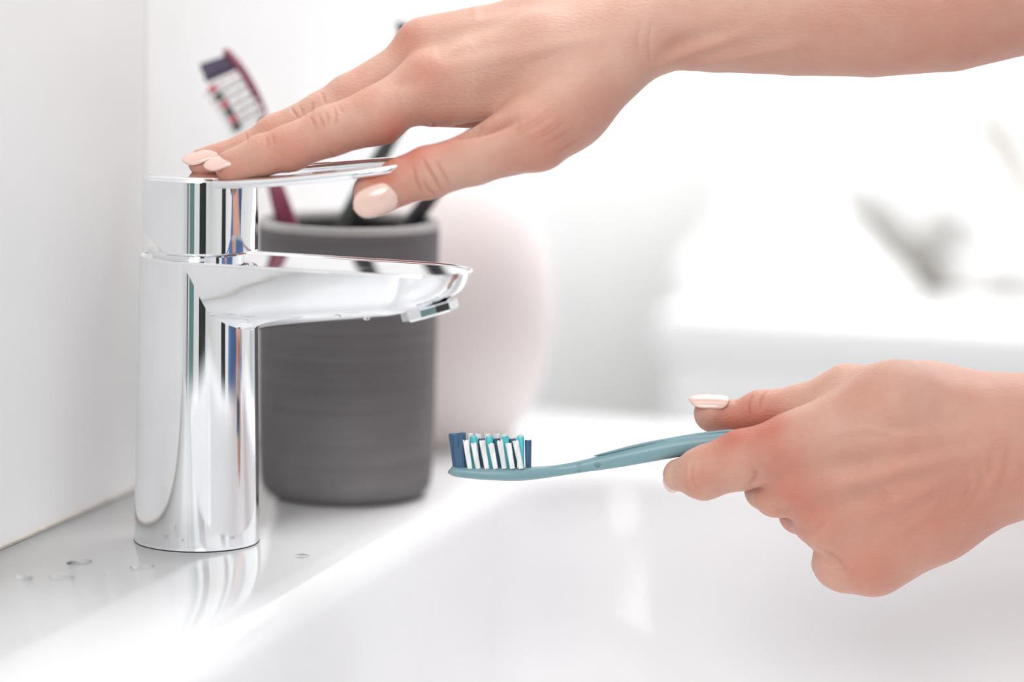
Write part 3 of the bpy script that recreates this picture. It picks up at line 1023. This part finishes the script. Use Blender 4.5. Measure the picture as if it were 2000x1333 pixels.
# the rest of the arms, outside the picture
REST = dict(palm=[((2330, -132, 0, 168), (2900, -260, 250, 215), 30), ((2900, -260, 250, 215), (3500, -900, 500, 270), 30),
                  ((2490, 850, -80, 166), (3000, 760, -520, 215), 30), ((3000, 760, -520, 215), (3600, -700, -1250, 270), 30),
                  ((3500, -900, 500, 270), (3600, -700, -1250, 270), 30)], fingers=[])
V, Q, N = surface(lambda P: body_sdf(P, REST), (2100, -1400, -1700), (4100, 1200, 1000), 40.0, False)
person_F.append(np.full(len(V), 0.15)); person_V.append(body_world(V)); person_Q.append(Q + cnt)
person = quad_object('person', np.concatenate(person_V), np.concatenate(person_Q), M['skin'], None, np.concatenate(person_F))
tag(person, 'person reaching in from the right, one hand pressing the tap lever, other holding toothbrush', 'person')
SHIRT = dict(palm=[((3050, -420, 310, 285), (3480, -880, 500, 330), 60), ((3200, 280, -780, 285), (3560, -680, -1250, 330), 60), ((3520, -760, 350, 400), (3620, -560, -1100, 400), 200),
                   ((3720, 300, 100, 480), (3770, 400, -850, 480), 300), ((3760, 1400, 100, 480), (3810, 1450, -800, 480), 300)], fingers=[])
V, Q, N = surface(lambda P: body_sdf(P, SHIRT), (2600, -1500, -1900), (4600, 2200, 1100), 60.0, False)
quad_object('shirt', body_world(V), Q, M['denim'], person)


def nail(c, axis, normal, L, Wd, rc, bow=0.0, thick=4.0):
    """almond nail; everything in pixels at the tap"""
    c, a, nn = np.array(c, float), np.array(axis, float), np.array(normal, float)
    a /= np.linalg.norm(a)
    nn -= a * nn.dot(a); nn /= np.linalg.norm(nn)
    bb = np.cross(a, nn)
    NT, NS = 26, 17
    top, bot = [], []
    for i in range(NT):
        t = i / (NT - 1)
        if t < 0.28: w = (1 - (1 - t / 0.28) ** 2.2) ** 0.5
        elif t < 0.55: w = 1.0
        else: w = max(0.0, 1 - ((t - 0.55) / 0.45) ** 2.6) ** 0.62
        w = max(w, 0.02)
        for j in range(NS):
            s = -1 + 2 * j / (NS - 1)
            th = s * w * Wd / 2 / rc
            p = c + a * ((t - 0.5) * L) + bb * (rc * math.sin(th)) + nn * (rc * math.cos(th) - rc - bow * (t - 0.45) ** 2)
            nl = nn * math.cos(th) + bb * math.sin(th)
            edge = min(1.0, (1 - abs(s)) * 3 + 0.0) * min(1.0, t * 8, (1 - t) * 8)
            top.append(p + nl * (thick * 0.5 * edge ** 0.5))
            bot.append(p - nl * thick * 0.5)
    n = NT * NS
    V = np.array(top + bot)
    F = []
    for i in range(NT - 1):
        for j in range(NS - 1):
            q = i * NS + j
            F.append((q, q + 1, q + NS + 1, q + NS))
            F.append((n + q, n + q + NS, n + q + NS + 1, n + q + 1))
    rim = [j for j in range(NS)] + [i * NS + NS - 1 for i in range(1, NT)] + [(NT - 1) * NS + j for j in range(NS - 2, -1, -1)] + [i * NS for i in range(NT - 2, 0, -1)]
    for k in range(len(rim)):
        a_, b_ = rim[k], rim[(k + 1) % len(rim)]
        F.append((a_, n + a_, n + b_, b_))
    o = mesh('fingernail', body_world(V), F, M['nail'], person)
    return o


nail((431, 307, -152), (-68, 23, 0), (-0.30, -0.87, -0.42), 76, 60, 36, 22)
nail((391, 296, -58), (-70, 22, 0), (-0.28, -0.87, -0.42), 78, 60, 36, 22)
nail((733, 394, -231), (-0.92, 0.36, 0.02), (-0.02, 0.18, -0.98), 90, 66, 46, 30)
nail((1385, 777, -21), (-1, -0.03, 0), (-0.03, -0.88, -0.48), 80, 56, 36, 12)
nail((1304, 942, -52), (-0.25, 0.5, 0.85), (-0.85, 0.5, -0.2), 64, 50, 32, 18)
# ------------------------------------------------------------------ far, out-of-focus things beyond the basin
DB = 1.95
PB = at(1310, 612, DB)
ub, wb = uw(PB)
cz = PB.z
side = empty('side_cabinet', loc(ub + 0.18, wb + 0.28, 0))
v, f = lbox(ub, U_BACK - 0.005, wb, wb + 0.56, 0.06, cz - 0.02)
mesh('body', [p - side.location for p in v], f, M['cabinet'], side, False)
v, f = lbox(ub - 0.008, U_BACK - 0.005, wb - 0.006, wb + 0.566, cz - 0.02, cz)
mesh('top', [p - side.location for p in v], f, M['cabinet'], side, False)
v, f = lbox(ub + 0.03, U_BACK - 0.02, wb + 0.02, wb + 0.54, 0.0, 0.06)
mesh('plinth', [p - side.location for p in v], f, M['dark'], side, False)
for k in range(2):
    v, f = lbox(ub - 0.016, ub, wb + 0.004 + 0.28 * k, wb + 0.276 + 0.28 * k, 0.08, cz - 0.03)
    mesh('door', [p - side.location for p in v], f, M['cabinet'], side, False)
tag(side, 'white cabinet beyond the basin, blurred in the background', 'cabinet')

ZB = (DB - D0) / PX


def heap(name, limbs, mat, lo, hi, h, parent=None):
    S = dict(palm=limbs, fingers=[])
    V, Q, N = surface(lambda P: body_sdf(P, S), lo, hi, h, False)
    W = to_world(V)
    W[:, 2] = np.maximum(W[:, 2], cz + 0.0004)          # lies flat on the cabinet
    return quad_object(name, W, Q, mat, parent)


def lz(px):
    """depth (in tap pixels) of the cabinet's front edge under pixel column px"""
    w = wb + (px - 1310) / F_PX * DB * math.cos(ALPHA)
    p = loc(ub, w, cz)
    return ((p - CAM).dot(FWD) - D0) / PX


# rolled white towel: a thick lump lying along the cabinet front
a0, a1, a2 = lz(1400) + 420, lz(1560) + 420, lz(1760) + 420
o = heap('bath_towel', [((1420, 545, a0, 95), (1520, 480, a1, 112), 60), ((1520, 480, a1, 112), (1610, 545, a1 - 60, 112), 60), ((1610, 545, a1 - 60, 112), (1740, 655, a2, 62), 60),
                        ((1400, 575, a0 - 60, 75), (1700, 610, a2 - 40, 90), 60)], M['towel'], (1240, 300, a2 - 400), (1960, 800, a0 + 400), 14.0)
tag(o, 'thick rolled white towel lying on the cabinet, blurred', 'towel')
o = heap('hand_towel', [((1760, 330, a1 + 580, 110), (1920, 420, a2 + 500, 90), 50), ((1700, 450, a1 + 600, 80), (1860, 560, a2 + 500, 80), 50), ((1930, 470, a2 + 480, 80), (2080, 600, a2 + 380, 100), 50),
                        ((1880, 690, a2 + 410, 95), (2100, 740, a2 + 280, 100), 50), ((1700, 620, a2 + 500, 110), (1950, 640, a2 + 440, 100), 60)],
         M['towel'], (1560, 160, a2 - 200), (2260, 900, a1 + 900), 16.0)
tag(o, 'crumpled white towel behind the rolled one at the right, blurred', 'towel')

# dried branch with grey-brown leaves lying over the towels
zl = a2 + 215
root_p = at(1975, 745, D0 + zl * PX)
br = empty('dried_branch', root_p)
tag(br, 'dried branch with grey-brown leaves in front of the crumpled towel', 'branch')
stem = [(1975, 745, 0, 6), (1935, 690, 0, 6), (1890, 625, 0, 5.5), (1840, 560, 0, 5), (1770, 490, 0, 5), (1700, 440, 0, 4), (1640, 400, 0, 3)]
rows = []
for x, y, z_, r in spline(stem, 40):
    p = at(x, y, D0 + (zl + z_) * PX) - root_p
    rows.append((p.x, p.y, max(p.z, cz + 0.003 - root_p.z), r * 0.00028, r * 0.00028))
v, f = tube(rows, (0, -1, 0), 8, 1.0)
mesh('stem', v, f, M['brown_cloth'], br)


def leaf(p0, p1, wpx, mat, twist=0.3):
    A = at(p0[0], p0[1], D0 + (zl + p0[2]) * PX) - root_p
    B = at(p1[0], p1[1], D0 + (zl + p1[2]) * PX) - root_p
    ax = (B - A); L = ax.length; ax.normalize()
    sd = ax.cross(FWD).normalized()
    nn = sd.cross(ax)
    sd = (sd * math.cos(twist) + nn * math.sin(twist)).normalized(); nn = sd.cross(ax)
    NT, NS = 12, 7
    V, F = [], []
    for lay in (1, -1):
        for i in range(NT):
            t = i / (NT - 1)
            w = wpx * 0.00028 * max(0.03, math.sin(math.pi * t ** 0.8) ** 0.8)
            for j in range(NS):
                s_ = -1 + 2 * j / (NS - 1)
                V.append(A + ax * (L * t) + sd * (s_ * w) + nn * (abs(s_) * w * 0.35 + 0.12 * L * math.sin(math.pi * t) + lay * 0.0003))
    n = NT * NS
    for i in range(NT - 1):
        for j in range(NS - 1):
            q = i * NS + j
            F.append((q, q + 1, q + NS + 1, q + NS)); F.append((n + q, n + q + NS, n + q + NS + 1, n + q + 1))
    for p in V: p.z = max(p.z, cz + 0.0008 - root_p.z)
    mesh('leaf', V, F, mat, br)


for p0, p1, w, mt in (((1775, 495, 0), (1640, 400, 10), 34, 'beige_cloth'), ((1800, 520, 0), (1690, 450, 20), 32, 'beige_cloth'), ((1765, 495, 0), (1895, 418, -20), 30, 'beige_cloth'), ((1860, 600, 0), (1755, 470, 10), 40, 'beige_cloth'),
                      ((1845, 560, 0), (1850, 640, -20), 30, 'beige_cloth'), ((1915, 675, 0), (1900, 590, -30), 34, 'brown_cloth'), ((1905, 640, 0), (1995, 545, -20), 26, 'beige_cloth'), ((1945, 715, 0), (2010, 640, -40), 22, 'beige_cloth'),
                      ((1965, 735, 0), (1930, 650, -30), 26, 'beige_cloth'), ((2025, 420, 40), (1900, 190, 40), 36, 'pale_leaf')):
    leaf(p0, p1, w, M[mt])

# ------------------------------------------------------------------ water drops
def drop(loc_, rx, ry, rz, name, label, cat, group, rot=0.0):
    V, F = [], []
    NA, NR = 20, 6
    rings = []
    for i in range(NR + 1):
        a = math.radians(90 * i / NR)
        rings.append([(rx * math.cos(a) * math.cos(2 * math.pi * j / NA) + 1e-6 * j, ry * math.cos(a) * math.sin(2 * math.pi * j / NA), rz * math.sin(a)) for j in range(NA)])
    rings[-1] = [(1e-5 * math.cos(2 * math.pi * j / NA), 1e-5 * math.sin(2 * math.pi * j / NA), rz) for j in range(NA)]
    v, f = rings_mesh(rings)
    o = mesh(name, v, f, M['water'])
    o.location = loc_
    o.rotation_euler = (0, 0, rot)
    tag(o, label, cat, group)
    return o


for px, py, rx, ry, lab in ((155, 1099, .0055, .0042, 'largest flat water drop on the white ledge left of the tap foot'), (277, 1108, .0045, .003, 'flat water drop in front of the left edge of the tap foot'),
                            (47, 1129, .004, .003, 'flat water drop on the ledge nearest the left picture edge'), (120, 1128, .0045, .003, 'flat water drop just below the largest one on the ledge'),
                            (590, 1087, .004, .003, 'flat water drop on the ledge right of the tap foot'), (210, 1120, .002, .0015, 'tiny water drop on the ledge between the larger ones')):
    p = on(px, py, ZD)
    drop(p + Vector((0, 0, 0.00005)), rx, ry, 0.00035, 'water_drop', lab, 'water drop', 'water drops on the ledge', random.uniform(0, 3))

# beads of water clinging to the spout and the held brush
bpy.context.view_layer.update()
dg = bpy.context.evaluated_depsgraph_get()
for px, py, rr_, lab in ((660, 618, .0013, 'water bead on the lower side of the spout, left of the next one'), (716, 622, .0014, 'water bead under the middle of the spout side'),
                         (482, 628, .0011, 'water bead where the spout meets the tap column'), (1130, 908, .0007, 'tiny water bead on the neck of the teal toothbrush'),
                         (1167, 909, .0011, 'largest water bead on the side of the teal toothbrush'), (1131, 920, .0006, 'tiny water bead low on the neck of the teal toothbrush')):
    tgt = at(px, py, 1.3)
    ok, hit, nor, _, ob, _ = scene.ray_cast(dg, CAM, (tgt - CAM).normalized(), distance=1.6)
    if not ok: continue
    V, F = [], []
    t1 = nor.orthogonal().normalized(); t2 = nor.cross(t1)
    rings = []
    for i in range(6):
        a = math.radians(90 * i / 5.4)
        rings.append([hit + (t1 * math.cos(2 * math.pi * j / 14) + t2 * math.sin(2 * math.pi * j / 14)) * (rr_ * math.cos(a)) + nor * (rr_ * 0.55 * math.sin(a) - 0.00008) for j in range(14)])
    c = hit.copy()
    v, f = rings_mesh([[p - c for p in r] for r in rings])
    o = mesh('water_drop', v, f, M['water'])
    o.location = c
    tag(o, lab, 'water drop', 'water beads on tap and brush')
